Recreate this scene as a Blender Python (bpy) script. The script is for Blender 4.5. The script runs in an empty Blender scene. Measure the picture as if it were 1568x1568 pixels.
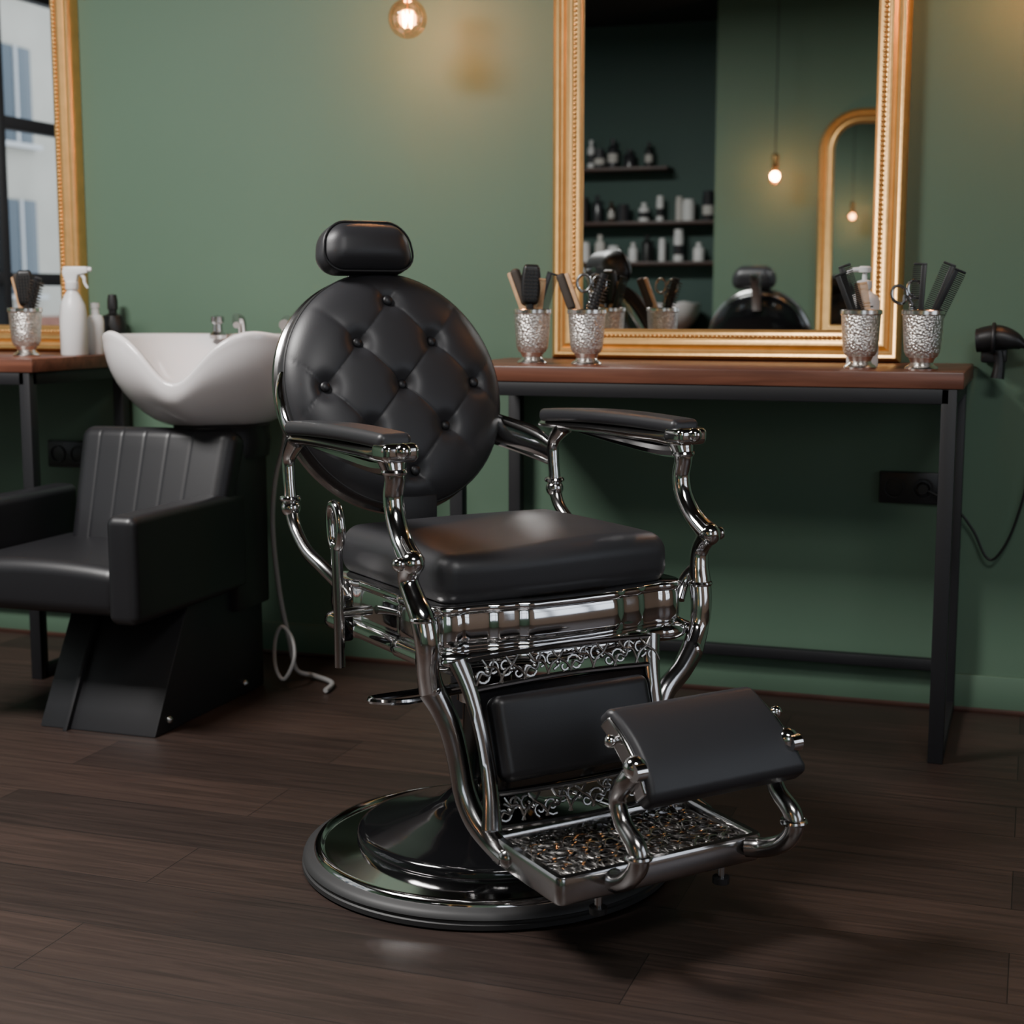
import bpy, bmesh, math, random
from mathutils import Vector, Matrix
random.seed(7)
pi=math.pi
TR=lambda x,y,z: Matrix.Translation((x,y,z))
RX=lambda a: Matrix.Rotation(math.radians(a),4,'X')
RY=lambda a: Matrix.Rotation(math.radians(a),4,'Y')
RZ=lambda a: Matrix.Rotation(math.radians(a),4,'Z')
SC=lambda x,y,z: Matrix.Diagonal((x,y,z,1))

# ---------------------------------------------------------------- materials
def mat(name,col,rough=.5,metal=0.,bump=None,coat=0.,spec=None,var=None,emit=None):
    m=bpy.data.materials.new(name); m.use_nodes=True
    nt=m.node_tree; b=nt.nodes['Principled BSDF']
    b.inputs['Base Color'].default_value=(*col,1)
    b.inputs['Roughness'].default_value=rough
    b.inputs['Metallic'].default_value=metal
    if coat: b.inputs['Coat Weight'].default_value=coat; b.inputs['Coat Roughness'].default_value=.08
    if spec is not None: b.inputs['Specular IOR Level'].default_value=spec
    if emit: 
        b.inputs['Emission Color'].default_value=(*emit[0],1); b.inputs['Emission Strength'].default_value=emit[1]
    tc=nt.nodes.new('ShaderNodeTexCoord')
    if var:
        n=nt.nodes.new('ShaderNodeTexNoise'); n.inputs['Scale'].default_value=var[0]; n.inputs['Detail'].default_value=5
        nt.links.new(tc.outputs['Object'],n.inputs['Vector'])
        r=nt.nodes.new('ShaderNodeValToRGB')
        r.color_ramp.elements[0].position=.3; r.color_ramp.elements[1].position=.7
        r.color_ramp.elements[0].color=(*[c*(1-var[1]) for c in col],1)
        r.color_ramp.elements[1].color=(*[c*(1+var[1]) for c in col],1)
        nt.links.new(n.outputs['Fac'],r.inputs['Fac']); nt.links.new(r.outputs['Color'],b.inputs['Base Color'])
    if bump:
        kind,sc,st,dist=bump
        if kind=='v':
            n=nt.nodes.new('ShaderNodeTexVoronoi'); out='Distance'
        else:
            n=nt.nodes.new('ShaderNodeTexNoise'); out='Fac'; n.inputs['Detail'].default_value=3
        n.inputs['Scale'].default_value=sc
        nt.links.new(tc.outputs['Object'],n.inputs['Vector'])
        bp=nt.nodes.new('ShaderNodeBump'); bp.inputs['Strength'].default_value=st; bp.inputs['Distance'].default_value=dist
        nt.links.new(n.outputs[out],bp.inputs['Height']); nt.links.new(bp.outputs['Normal'],b.inputs['Normal'])
    return m

LEATH=mat('black_leather',(.021,.021,.024),.43,bump=('n',420,.10,.001),spec=.5)
LEATH2=mat('black_leather_soft',(.010,.010,.012),.42,bump=('n',380,.10,.001))
PIPE=mat('leather_piping',(.008,.008,.009),.45)
CHROME=mat('chrome',(.70,.69,.69),.09,1.)
CHROMED=mat('aged_chrome',(.46,.45,.45),.17,1.,bump=('n',60,.06,.002))
CAST=mat('cast_metal',(.34,.33,.32),.24,1.,bump=('n',120,.15,.002))
GLOSSBLK=mat('gloss_black',(.006,.006,.007),.09,coat=.6)
RUBBER=mat('rubber',(.020,.020,.021),.55)
METALBLK=mat('powder_coated_steel',(.009,.009,.011),.5)
GOLD=mat('gilded_frame',(.78,.46,.17),.36,.85,bump=('n',90,.15,.002),var=(25,.08))
MIRROR=mat('mirror_silver',(.74,.77,.76),.01,1.)
CERAM=mat('white_ceramic',(.80,.76,.76),.14,coat=.4)
WHITEP=mat('white_plastic',(.72,.72,.72),.35)
BLKP=mat('black_plastic',(.010,.010,.011),.4)
SILVER=mat('hammered_silver',(.72,.68,.64),.36,1.,bump=('v',210,.8,.003),var=(180,.25))
SILVERS=mat('polished_silver',(.78,.75,.71),.22,1.)
STEEL=mat('steel',(.5,.5,.5),.22,1.)
WOODL=mat('light_wood',(.50,.29,.15),.5,var=(60,.2))
BRISTLE=mat('bristle',(.04,.028,.02),.7)
BRASS=mat('brass',(.6,.38,.16),.25,1.)
CORDM=mat('black_cord',(.006,.006,.006),.5)
HOSEM=mat('grey_hose',(.35,.35,.35),.4)
CEIL=mat('ceiling_paint',(.012,.013,.014),.8)
AMBERB=mat('amber_glass',(.05,.03,.02),.12)
LABEL=mat('label_paper',(.55,.53,.5),.6)
SHELFW=mat('shelf_wood',(.045,.018,.012),.45,var=(8,.3))
OUTSIDE=mat('facade_stucco',(.62,.58,.50),.8,var=(2,.08))
FILAMENT=mat('bulb_filament',(1,.6,.2),.5,emit=((1,.50,.15),70))
TAUPE=mat('taupe_wall_paint',(.20,.145,.11),.7,var=(2,.06))

def wallmat(name,col):
    m=mat(name,col,.62,bump=('n',160,.06,.002),var=(1.3,.04)); return m
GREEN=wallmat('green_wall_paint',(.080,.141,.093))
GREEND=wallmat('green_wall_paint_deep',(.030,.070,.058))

def woodmat(name,c1,c2,sx,sy,rough):
    m=bpy.data.materials.new(name); m.use_nodes=True; nt=m.node_tree; b=nt.nodes['Principled BSDF']
    tc=nt.nodes.new('ShaderNodeTexCoord'); mp=nt.nodes.new('ShaderNodeMapping')
    mp.inputs['Scale'].default_value=(sx,sy,sy)
    nt.links.new(tc.outputs['Object'],mp.inputs['Vector'])
    n=nt.nodes.new('ShaderNodeTexNoise'); n.inputs['Scale'].default_value=1; n.inputs['Detail'].default_value=8; n.inputs['Distortion'].default_value=.6
    nt.links.new(mp.outputs['Vector'],n.inputs['Vector'])
    r=nt.nodes.new('ShaderNodeValToRGB'); r.color_ramp.elements[0].position=.32; r.color_ramp.elements[1].position=.68
    r.color_ramp.elements[0].color=(*c1,1); r.color_ramp.elements[1].color=(*c2,1)
    nt.links.new(n.outputs['Fac'],r.inputs['Fac']); nt.links.new(r.outputs['Color'],b.inputs['Base Color'])
    b.inputs['Roughness'].default_value=rough
    bp=nt.nodes.new('ShaderNodeBump'); bp.inputs['Strength'].default_value=.1; bp.inputs['Distance'].default_value=.002
    nt.links.new(n.outputs['Fac'],bp.inputs['Height']); nt.links.new(bp.outputs['Normal'],b.inputs['Normal'])
    return m
WALNUT=woodmat('walnut_top',(.080,.028,.017),(.165,.062,.037),3,45,.36)

def floormat():
    m=bpy.data.materials.new('dark_oak_planks'); m.use_nodes=True; nt=m.node_tree; b=nt.nodes['Principled BSDF']
    L=nt.links.new
    tc=nt.nodes.new('ShaderNodeTexCoord')
    br=nt.nodes.new('ShaderNodeTexBrick')
    br.inputs['Scale'].default_value=1; br.inputs['Brick Width'].default_value=1.45; br.inputs['Row Height'].default_value=.185
    br.inputs['Mortar Size'].default_value=.0011; br.inputs['Mortar Smooth'].default_value=.4; br.offset=.37
    br.inputs['Color1'].default_value=(.0200,.0130,.0112,1); br.inputs['Color2'].default_value=(.042,.0262,.0212,1)
    br.inputs['Mortar'].default_value=(.006,.004,.0035,1)
    L(tc.outputs['Object'],br.inputs['Vector'])
    mp=nt.nodes.new('ShaderNodeMapping'); mp.inputs['Scale'].default_value=(3.0,60,1)
    L(tc.outputs['Object'],mp.inputs['Vector'])
    n=nt.nodes.new('ShaderNodeTexNoise'); n.inputs['Scale'].default_value=1; n.inputs['Detail'].default_value=9; n.inputs['Distortion'].default_value=1.1; n.inputs['Roughness'].default_value=.66
    L(mp.outputs['Vector'],n.inputs['Vector'])
    r=nt.nodes.new('ShaderNodeValToRGB'); r.color_ramp.elements[0].position=.3; r.color_ramp.elements[1].position=.72
    r.color_ramp.elements[0].color=(.58,.58,.58,1); r.color_ramp.elements[1].color=(1.35,1.28,1.2,1)
    L(n.outputs['Fac'],r.inputs['Fac'])
    mx=nt.nodes.new('ShaderNodeMix'); mx.data_type='RGBA'; mx.blend_type='MULTIPLY'; mx.inputs['Factor'].default_value=1
    L(br.outputs['Color'],mx.inputs['A']); L(r.outputs['Color'],mx.inputs['B']); L(mx.outputs['Result'],b.inputs['Base Color'])
    rr=nt.nodes.new('ShaderNodeMapRange'); rr.inputs['To Min'].default_value=.38; rr.inputs['To Max'].default_value=.54
    L(n.outputs['Fac'],rr.inputs['Value']); L(rr.outputs['Result'],b.inputs['Roughness'])
    b.inputs['Specular IOR Level'].default_value=.45
    bp=nt.nodes.new('ShaderNodeBump'); bp.inputs['Strength'].default_value=.22; bp.inputs['Distance'].default_value=.0016
    mm=nt.nodes.new('ShaderNodeMath'); mm.operation='MULTIPLY_ADD'; mm.inputs[1].default_value=-1.5
    L(br.outputs['Fac'],mm.inputs[0]); L(n.outputs['Fac'],mm.inputs[2])
    L(mm.outputs[0],bp.inputs['Height']); L(bp.outputs['Normal'],b.inputs['Normal'])
    return m
FLOOR=floormat()

def lacemat():
    m=bpy.data.materials.new('cast_filigree'); m.use_nodes=True; nt=m.node_tree; b=nt.nodes['Principled BSDF']
    L=nt.links.new
    tc=nt.nodes.new('ShaderNodeTexCoord'); v=nt.nodes.new('ShaderNodeTexVoronoi'); v.feature='DISTANCE_TO_EDGE'; v.inputs['Scale'].default_value=42
    L(tc.outputs['Object'],v.inputs['Vector'])
    r=nt.nodes.new('ShaderNodeValToRGB'); r.color_ramp.elements[0].position=.10; r.color_ramp.elements[1].position=.17
    r.color_ramp.elements[0].color=(.6,.59,.58,1); r.color_ramp.elements[1].color=(.008,.008,.008,1)
    L(v.outputs['Distance'],r.inputs['Fac']); L(r.outputs['Color'],b.inputs['Base Color'])
    r2=nt.nodes.new('ShaderNodeValToRGB'); r2.color_ramp.elements[0].position=.10; r2.color_ramp.elements[1].position=.17
    r2.color_ramp.elements[0].color=(1,1,1,1); r2.color_ramp.elements[1].color=(0,0,0,1)
    L(v.outputs['Distance'],r2.inputs['Fac']); L(r2.outputs['Color'],b.inputs['Metallic'])
    b.inputs['Roughness'].default_value=.25
    bp=nt.nodes.new('ShaderNodeBump'); bp.inputs['Strength'].default_value=.9; bp.inputs['Distance'].default_value=.004
    L(r2.outputs['Color'],bp.inputs['Height']); L(bp.outputs['Normal'],b.inputs['Normal'])
    return m
LACE=lacemat()

def glassmat():
    m=bpy.data.materials.new('bulb_glass'); m.use_nodes=True; nt=m.node_tree; nt.nodes.clear(); L=nt.links.new
    o=nt.nodes.new('ShaderNodeOutputMaterial'); mx=nt.nodes.new('ShaderNodeMixShader'); t=nt.nodes.new('ShaderNodeBsdfTransparent')
    g=nt.nodes.new('ShaderNodeBsdfGlossy'); g.inputs['Roughness'].default_value=.12
    t.inputs['Color'].default_value=(1,.90,.78,1); g.inputs['Color'].default_value=(1,.80,.60,1)
    lw=nt.nodes.new('ShaderNodeLayerWeight'); lw.inputs['Blend'].default_value=.4
    L(lw.outputs['Facing'],mx.inputs['Fac']); L(t.outputs[0],mx.inputs[1]); L(g.outputs[0],mx.inputs[2]); L(mx.outputs[0],o.inputs['Surface'])
    return m
BULBG=glassmat()

# ---------------------------------------------------------------- geometry helpers
class Mesh:
    def __init__(s): s.v=[];s.f=[];s.mi=[];s.mats=[]
    def add(s,geo,m,T=None):
        v,f=geo
        if m not in s.mats: s.mats.append(m)
        k=s.mats.index(m); o=len(s.v)
        for p in v:
            p=Vector(p); s.v.append(T@p if T is not None else p)
        for q in f: s.f.append([i+o for i in q]); s.mi.append(k)
        return s
    def obj(s,name,parent=None,T=None,sharp=38,recalc=True):
        me=bpy.data.meshes.new(name); me.from_pydata([tuple(p) for p in s.v],[],s.f)
        for m in s.mats: me.materials.append(m)
        me.polygons.foreach_set('material_index',s.mi)
        me.polygons.foreach_set('use_smooth',[True]*len(s.f))
        me.update()
        if recalc:
            bm=bmesh.new(); bm.from_mesh(me); bmesh.ops.recalc_face_normals(bm,faces=bm.faces); bm.to_mesh(me); bm.free()
        try: me.set_sharp_from_angle(angle=math.radians(sharp))
        except Exception: pass
        ob=bpy.data.objects.new(name,me); bpy.context.scene.collection.objects.link(ob)
        if parent: ob.parent=parent
        if T is not None: ob.matrix_local=T
        return ob
def empty(name,T):
    e=bpy.data.objects.new(name,None); e.empty_display_size=.1
    bpy.context.scene.collection.objects.link(e); e.matrix_world=T; return e

def box(cx,cy,cz,hx,hy,hz,b=.003,seg=2):
    bm=bmesh.new(); bmesh.ops.create_cube(bm,size=2)
    for v in bm.verts: v.co=Vector((v.co.x*hx,v.co.y*hy,v.co.z*hz))
    if b>0: bmesh.ops.bevel(bm,geom=list(bm.edges),offset=min(b,hx*.9,hy*.9,hz*.9),segments=seg,affect='EDGES',profile=.5)
    bm.verts.index_update()
    r=([ (v.co.x+cx,v.co.y+cy,v.co.z+cz) for v in bm.verts],[[v.index for v in f.verts] for f in bm.faces]); bm.free(); return r
def rb(hx,hy,hz,r,m=8,k=5,deform=None,mm=None):
    r=min(r,hx*.999,hy*.999,hz*.999)
    mx,my,mz = mm if mm else (m,m,m)
    def samp(h,m):
        e=[ (h-r)+r*math.tan(i/k*pi/4) for i in range(k+1)]
        mid=[-(h-r)+2*(h-r)*i/m for i in range(m+1)]
        return [-x for x in e[::-1]][:-1]+mid+e[1:]
    ax=[samp(hx,mx),samp(hy,my),samp(hz,mz)]; H=(hx,hy,hz)
    V=[];D={};F=[]
    def vid(p):
        key=tuple(round(c,6) for c in p)
        if key in D: return D[key]
        inn=[max(-(H[i]-r),min(H[i]-r,p[i])) for i in range(3)]
        d=Vector([p[i]-inn[i] for i in range(3)]); 
        if d.length>1e-9: d=d.normalized()*r
        q=Vector(inn)+d
        if deform: q=Vector(deform(q))
        D[key]=len(V); V.append(q); return D[key]
    for a in range(3):
        b_,c_=(a+1)%3,(a+2)%3
        for s in (-1,1):
            for i in range(len(ax[b_])-1):
                for j in range(len(ax[c_])-1):
                    q=[]
                    for (ii,jj) in ((i,j),(i+1,j),(i+1,j+1),(i,j+1)):
                        p=[0,0,0]; p[a]=s*H[a]; p[b_]=ax[b_][ii]; p[c_]=ax[c_][jj]; q.append(vid(p))
                    F.append(q if s>0 else q[::-1])
    return V,F
def lathe(prof,seg=48):
    V=[];F=[];R=[]
    for r,z in prof:
        if r<1e-6: R.append([len(V)]); V.append((0,0,z))
        else:
            R.append(list(range(len(V),len(V)+seg)))
            for j in range(seg): a=2*pi*j/seg; V.append((r*math.cos(a),r*math.sin(a),z))
    for A,B in zip(R[:-1],R[1:]):
        for j in range(seg):
            j2=(j+1)%seg
            if len(A)==1 and len(B)==1: continue
            if len(A)==1: F.append([A[0],B[j2],B[j]])
            elif len(B)==1: F.append([A[j],A[j2],B[0]])
            else: F.append([A[j],A[j2],B[j2],B[j]])
    return V,F
def cr(P,sub,closed=False):
    n=len(P); out=[]
    rng=range(n) if closed else range(n-1)
    for i in rng:
        g=lambda k: P[k%n] if closed else P[max(0,min(n-1,k))]
        p0,p1,p2,p3=g(i-1),g(i),g(i+1),g(i+2)
        for s in range(sub):
            t=s/sub
            out.append(.5*((2*p1)+(p2-p0)*t+(2*p0-5*p1+4*p2-p3)*t*t+(3*p1-p0-3*p2+p3)*t**3))
    if not closed: out.append(P[-1])
    return out
def tube(pts,rad=.01,seg=10,sub=5,flat=1.,ref=None,closed=False):
    P=[Vector(p) for p in pts]
    if not isinstance(rad,(list,tuple)): rad=[rad]*len(P)
    if sub>1:
        Q=cr([Vector((p.x,p.y,p.z,r)) for p,r in zip(P,rad)],sub,closed)
        P=[Vector((q[0],q[1],q[2])) for q in Q]; rad=[max(q[3],1e-4) for q in Q]
    n=len(P); V=[];F=[]; prev=None
    for i in range(n):
        if closed: t=(P[(i+1)%n]-P[i-1])
        else: t=P[min(i+1,n-1)]-P[max(i-1,0)]
        t=t.normalized() if t.length>1e-9 else Vector((0,0,1))
        if ref is not None: u=Vector(ref)
        elif prev is None: u=Vector((0,0,1)) if abs(t.z)<.9 else Vector((1,0,0))
        else: u=prev
        u=(u-t*u.dot(t))
        if u.length<1e-6: u=Vector((1,0,0))-t*t.x
        u.normalize(); prev=u; w=t.cross(u)
        for j in range(seg):
            a=2*pi*j/seg; V.append(P[i]+u*math.cos(a)*rad[i]+w*math.sin(a)*rad[i]*flat)
    m=n if closed else n-1
    for i in range(m):
        i2=(i+1)%n
        for j in range(seg):
            j2=(j+1)%seg; F.append([i*seg+j,i*seg+j2,i2*seg+j2,i2*seg+j])
    if not closed:
        F.append(list(range(seg))[::-1]); F.append([(n-1)*seg+j for j in range(seg)])
    return V,F
def cyl(p0,p1,r0,r1=None,seg=24): return tube([p0,p1],[r0,r1 if r1 else r0],seg,1)
def ball(c,r,seg=14,rings=9,s=(1,1,1)):
    v,f=lathe([(r*math.sin(pi*i/rings),-r*math.cos(pi*i/rings)) for i in range(rings+1)],seg)
    return [(p[0]*s[0]+c[0],p[1]*s[1]+c[1],p[2]*s[2]+c[2]) for p in v],f
def ring(c,R,r,axis='Z',seg=8,n=20,sy=1.):
    P=[]
    for i in range(n):
        a=2*pi*i/n; x,y=R*math.cos(a),R*sy*math.sin(a)
        P.append({'Z':(c[0]+x,c[1]+y,c[2]),'Y':(c[0]+x,c[1],c[2]+y),'X':(c[0],c[1]+x,c[2]+y)}[axis])
    return tube(P,r,seg,1,closed=True)
def spiral(c,R,r,a0,sg,turns=1.2,n=14):
    P=[]
    for i in range(n):
        t=i/(n-1); a=a0+sg*t*turns*2*pi; q=R*(1-.75*t); P.append((c[0]+q*math.cos(a),c[1],c[2]+q*math.sin(a)))
    return tube(P,r,6,1)
def rrect(hx,hy,r,k=6):
    if r<=0: return [(hx,-hy),(hx,hy),(-hx,hy),(-hx,-hy)]
    out=[]
    for sx,sy,a0 in ((1,-1,-90),(1,1,0),(-1,1,90),(-1,-1,180)):
        for i in range(k+1):
            a=math.radians(a0+90*i/k); out.append((sx*(hx-r)+r*math.cos(a),sy*(hy-r)+r*math.sin(a)))
    return out
def sweep(outline,prof,closeprof=False):
    n=len(outline);V=[];F=[];m=len(prof)
    P=[Vector(p) for p in outline]
    for i in range(n):
        a=(P[i]-P[i-1]); b=(P[(i+1)%n]-P[i]); a.normalize(); b.normalize()
        na=Vector((-a.y,a.x)); nb=Vector((-b.y,b.x)); nn=na+nb; nn.normalize(); nn=nn/max(.3,nn.dot(na))
        for o,h in prof: q=P[i]+nn*o; V.append((q.x,q.y,h))
    for i in range(n):
        i2=(i+1)%n
        for j in range(m if closeprof else m-1):
            j2=(j+1)%m; F.append([i*m+j,i2*m+j,i2*m+j2,i*m+j2])
    return V,F
def prism(outline,h,b=0):
    bm=bmesh.new(); vs=[bm.verts.new((x,y,-h/2)) for x,y in outline]; f=bm.faces.new(vs)
    r=bmesh.ops.extrude_face_region(bm,geom=[f])
    for g in r['geom']:
        if isinstance(g,bmesh.types.BMVert): g.co.z+=h
    if b>0: bmesh.ops.bevel(bm,geom=list(bm.edges),offset=b,segments=2,affect='EDGES',profile=.5)
    bm.verts.index_update()
    o=([tuple(v.co) for v in bm.verts],[[v.index for v in f.verts] for f in bm.faces]); bm.free(); return o
FR=Matrix(((1,0,0,0),(0,0,-1,0),(0,1,0,0),(0,0,0,1)))  # (a,b,h)->(a,-h,b)

# ---------------------------------------------------------------- room
XL,XR,YB,YB2,ZC=-4.6,2.6,-5.6,-4.9,2.7
Mesh().add(box((XL+XR)/2,YB/2,-.05,(XR-XL)/2+.2,-YB/2+.2,.05,0),FLOOR).obj('floor')
Mesh().add(box((XL+XR)/2,YB/2,ZC+.05,(XR-XL)/2+.2,-YB/2+.2,.05,0),CEIL).obj('ceiling')
Mesh().add(box((XL+XR)/2,.05,ZC/2,(XR-XL)/2+.1,.05,ZC/2,0),GREEN).obj('wall_front')
ry0,ry1,rz0,rz1=-2.75,-1.15,.55,2.3
w=Mesh()
w.add(box(XR+.08,ry1/2,ZC/2,.08,-ry1/2,ZC/2,0),TAUPE); w.add(box(XR+.08,(YB+ry0)/2,ZC/2,.08,(ry0-YB)/2,ZC/2,0),TAUPE)
w.add(box(XR+.08,(ry0+ry1)/2,rz0/2,.08,(ry1-ry0)/2,rz0/2,0),TAUPE); w.add(box(XR+.08,(ry0+ry1)/2,(rz1+ZC)/2,.08,(ry1-ry0)/2,(ZC-rz1)/2,0),TAUPE)
w.obj('wall_right')
w=Mesh()
for y in (ry0+.03,(2*ry0+ry1)/3,(ry0+2*ry1)/3,ry1-.03): w.add(box(XR+.06,y,(rz0+rz1)/2,.03,.045,(rz1-rz0)/2,.004),METALBLK)
for z in (rz0+.03,1.2,rz1-.03): w.add(box(XR+.06,(ry0+ry1)/2,z,.028,(ry1-ry0)/2,.03,.004),METALBLK)
w.obj('added_window_right')  # unseen window, added as something bright for the chrome band to reflect
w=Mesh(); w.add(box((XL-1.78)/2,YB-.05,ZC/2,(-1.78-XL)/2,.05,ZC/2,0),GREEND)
bx0,bx1,bz0,bz1=.75,2.25,.75,2.3
yc,yh=YB2-.08,.08
w.add(box((bx0-1.78)/2,yc,ZC/2,(bx0+1.78)/2,yh,ZC/2,0),GREEN); w.add(box((bx1+XR)/2,yc,ZC/2,(XR-bx1)/2,yh,ZC/2,0),GREEN)
w.add(box((bx0+bx1)/2,yc,bz0/2,(bx1-bx0)/2,yh,bz0/2,0),GREEN); w.add(box((bx0+bx1)/2,yc,(bz1+ZC)/2,(bx1-bx0)/2,yh,(ZC-bz1)/2,0),GREEN)
w.add(box(-1.70,(YB+YB2)/2-.08,ZC/2,.08,(YB2-YB)/2-.08,ZC/2,0),GREEN)
w.obj('wall_back')
w=Mesh()
for x in (bx0+.03,(bx0+bx1)/2,bx1-.03): w.add(box(x,YB2-.06,(bz0+bz1)/2,.028,.03,(bz1-bz0)/2,.004),METALBLK)
for z in (bz0+.03,1.5,bz1-.03): w.add(box((bx0+bx1)/2,YB2-.06,z,(bx1-bx0)/2,.026,.026,.004),METALBLK)
w.obj('added_window_back')  # unseen window, added for chrome reflections and cool fill from the camera side
wy0,wy1,wz0,wz1=-3.7,-1.2,.45,2.5
w=Mesh()
w.add(box(XL-.08,wy1/2,ZC/2,.08,-wy1/2,ZC/2,0),GREEN); w.add(box(XL-.08,(YB+wy0)/2,ZC/2,.08,(wy0-YB)/2,ZC/2,0),GREEN)
w.add(box(XL-.08,(wy0+wy1)/2,wz0/2,.08,(wy1-wy0)/2,wz0/2,0),GREEN); w.add(box(XL-.08,(wy0+wy1)/2,(wz1+ZC)/2,.08,(wy1-wy0)/2,(ZC-wz1)/2,0),GREEN)
w.obj('wall_left')
w=Mesh()
for y in (wy0+.03,-2.98,-2.29,-1.75,wy1-.03): w.add(box(XL-.06,y,(wz0+wz1)/2,.03,.03,(wz1-wz0)/2,.004),METALBLK)
for z in (wz0+.03,1.12,1.85,wz1-.03): w.add(box(XL-.06,(wy0+wy1)/2,z,.028,(wy1-wy0)/2,.03,.004),METALBLK)
w.obj('window_1')
FG=mat('facade_glass',(.10,.13,.16),.2); BRK=mat('brick_plinth',(.30,.13,.09),.8,var=(9,.2))
w=Mesh(); w.add(box(-9,-2,3.4,.2,7,3.4,0),OUTSIDE); w.add(box(-8.97,-2,.45,.2,7,.42,0),BRK)
for i in range(13):
    for j in range(4):
        w.add(box(-8.79,-8+i*1.0,1.5+j*1.35,.03,.24,.42,.01),FG)
        w.add(box(-8.76,-8+i*1.0,1.5+j*1.35,.02,.015,.42,0),WHITEP); w.add(box(-8.76,-8+i*1.0,1.05+j*1.35,.05,.3,.02,0),WHITEP)
w.obj('neighbouring_building')
Mesh().add(box(-6.75,-2,-.35,1.9,9,.05,0),mat('pavement',(.3,.3,.3),.8)).obj('street_pavement')
def baseb(name,x0,x1):
    m=Mesh(); m.add(box((x0+x1)/2,-.007,.052,(x1-x0)/2,.007,.042,.003),GREEN); m.add(box((x0+x1)/2,-.009,.006,(x1-x0)/2,.009,.006,.002),SHELFW); m.obj(name)
baseb('baseboard_front',XL,XR)

# ---------------------------------------------------------------- barber chair
CH=empty('barber_chair',TR(-.940,-1.270,0)@RZ(49.9))
bx,by=-.05,-.070
B0=TR(bx,by,0)
m=Mesh()
m.add(lathe([(0,.002),(.334,0),(.340,.004),(.340,.012),(.337,.014),(.337,.018),(.339,.020),(.336,.027),(.330,.031),(.318,.035),(.312,.030)],110),RUBBER,B0)
m.obj('base_rubber_ring',CH)
m=Mesh()
m.add(lathe([(.320,.028),(.318,.038),(.313,.043),(.306,.044),(.301,.041),(.299,.037),(.292,.0375),(.236,.045),(.23,.04)],110),CHROME,B0)
m.obj('base_chrome_ring',CH)
m=Mesh()
m.add(lathe([(.240,.044),(.240,.060),(.235,.067),(.226,.070),(.19,.078),(.13,.096),(.090,.113),(.068,.135),(.055,.18),(.046,.25),(.044,.33),(.044,.40),(0,.40)],80),GLOSSBLK,B0)
m.obj('pedestal',CH)
m=Mesh()
m.add(box(-.02,-.03,.400,.17,.16,.016,.008),METALBLK); m.add(lathe([(0,.36),(.07,.36),(.08,.37),(.08,.40),(0,.40)],32),CHROMED,B0)
m.add(lathe([(.05,.30),(.056,.303),(.056,.325),(.05,.33)],32),CHROME,B0)
m.add(box(0,.22,.44,.10,.10,.014,.006),METALBLK); m.add(box(0,.315,.53,.05,.012,.10,.005),METALBLK)
m.obj('seat_mount',CH)
m=Mesh()
m.add(tube([(bx,by-.03,.335),(-.15,-.11,.335),(-.24,-.125,.335),(-.295,-.115,.34),(-.30,-.10,.34),(-.28,-.085,.338),(-.2,-.075,.335),(bx,by,.335)],.006,8,5),CHROME)
m.obj('pump_lever',CH)
def dense(P,step=.02):
    out=[]
    for i in range(len(P)):
        a=Vector(P[i]);b=Vector(P[(i+1)%len(P)]);k=max(1,int((b-a).length/step))
        for j in range(k): q=a.lerp(b,j/k); out.append((q.x,q.y))
    return out
def sst(e0,e1,x):
    t=max(0,min(1,(x-e0)/(e1-e0))); return t*t*(3-2*t)
BHX,BHY,BYC=.258,.212,-.040
def bandshape(P):
    out=[]
    for x,y in P:
        if y<-BHY+.03:
            ax=abs(x); y-=.022*(1-(x/BHX)**2)+.008*(1-sst(.085,.110,ax))-.006*sst(.140,.160,ax)*(1-sst(.195,.215,ax))
        if abs(x)>BHX-.001 and abs(y)<BHY-.05:
            s=1 if x>0 else -1; x-= s*.006*(1-sst(.075,.095,abs(y)))
        out.append((x,y))
    return out
ol=bandshape(dense(rrect(BHX,BHY,.035),.006))
m=Mesh()
m.add(sweep(ol,[(.03,.522),(.002,.522),(-.003,.519),(-.004,.513),(-.001,.508),(.001,.506),(-.001,.500),(-.0025,.482),(-.003,.465),(-.001,.452),(.002,.449),(-.003,.447),(-.010,.443),(-.015,.436),(-.016,.428),(-.012,.421),(-.004,.417),(.004,.414),(.03,.414)]),CHROME,TR(0,BYC,0))
m.obj('seat_frame_band',CH,sharp=50)
SX,SY,SZ=.233,.205,.046
def sd(p):
    x,y,z=p
    u=x/SX; v=y/SY
    k=max(0,(z+SZ)/(2*SZ))
    z+= k*(.010*(1-u*u)*(1-v*v)+.005*math.sin(u*3.0+.4)*math.exp(-((v+.75)/.35)**2))
    if v<-.5: y-= .018*(1-u*u)*((-v-.5)/.5)
    x*=1+.02*(1-k)
    return (x,y,z)
m=Mesh(); m.add(rb(SX,SY,SZ,.034,deform=sd,mm=(18,16,3)),LEATH,TR(-.003,BYC,.562))
m.obj('seat_cushion',CH)
# backrest
Tb=TR(.004,.405,.838)@RX(-19)
R=.244
def tuft(u,v):
    rho=math.hypot(u,v)
    p=(u/.345+v/.36)/2;q=(u/.345-v/.36)/2
    puff=.0075*(abs(math.sin(pi*p))*abs(math.sin(pi*q)))**.24
    dmin=9
    for bu,bv in BUT: dmin=min(dmin,math.hypot(u-bu,v-bv))
    dim=-.015*math.exp(-(dmin/.09)**2)
    fade=max(0,1-rho**6)
    return .040*math.sqrt(max(0,1-rho**6))+(puff+dim)*fade+.010*(1-rho*rho)
BUT=[(0,.72),(0,-.72),(.345,.36),(-.345,.36),(.345,-.36),(-.345,-.36),(0,0),(.69,0),(-.69,0)]
V=[(0,-tuft(0,0),0)];F=[];NS=260
rs=[i/100*.93 for i in range(1,101)]+[.94,.95,.96,.97,.98,.988,.994,.998,1.0]
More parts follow.
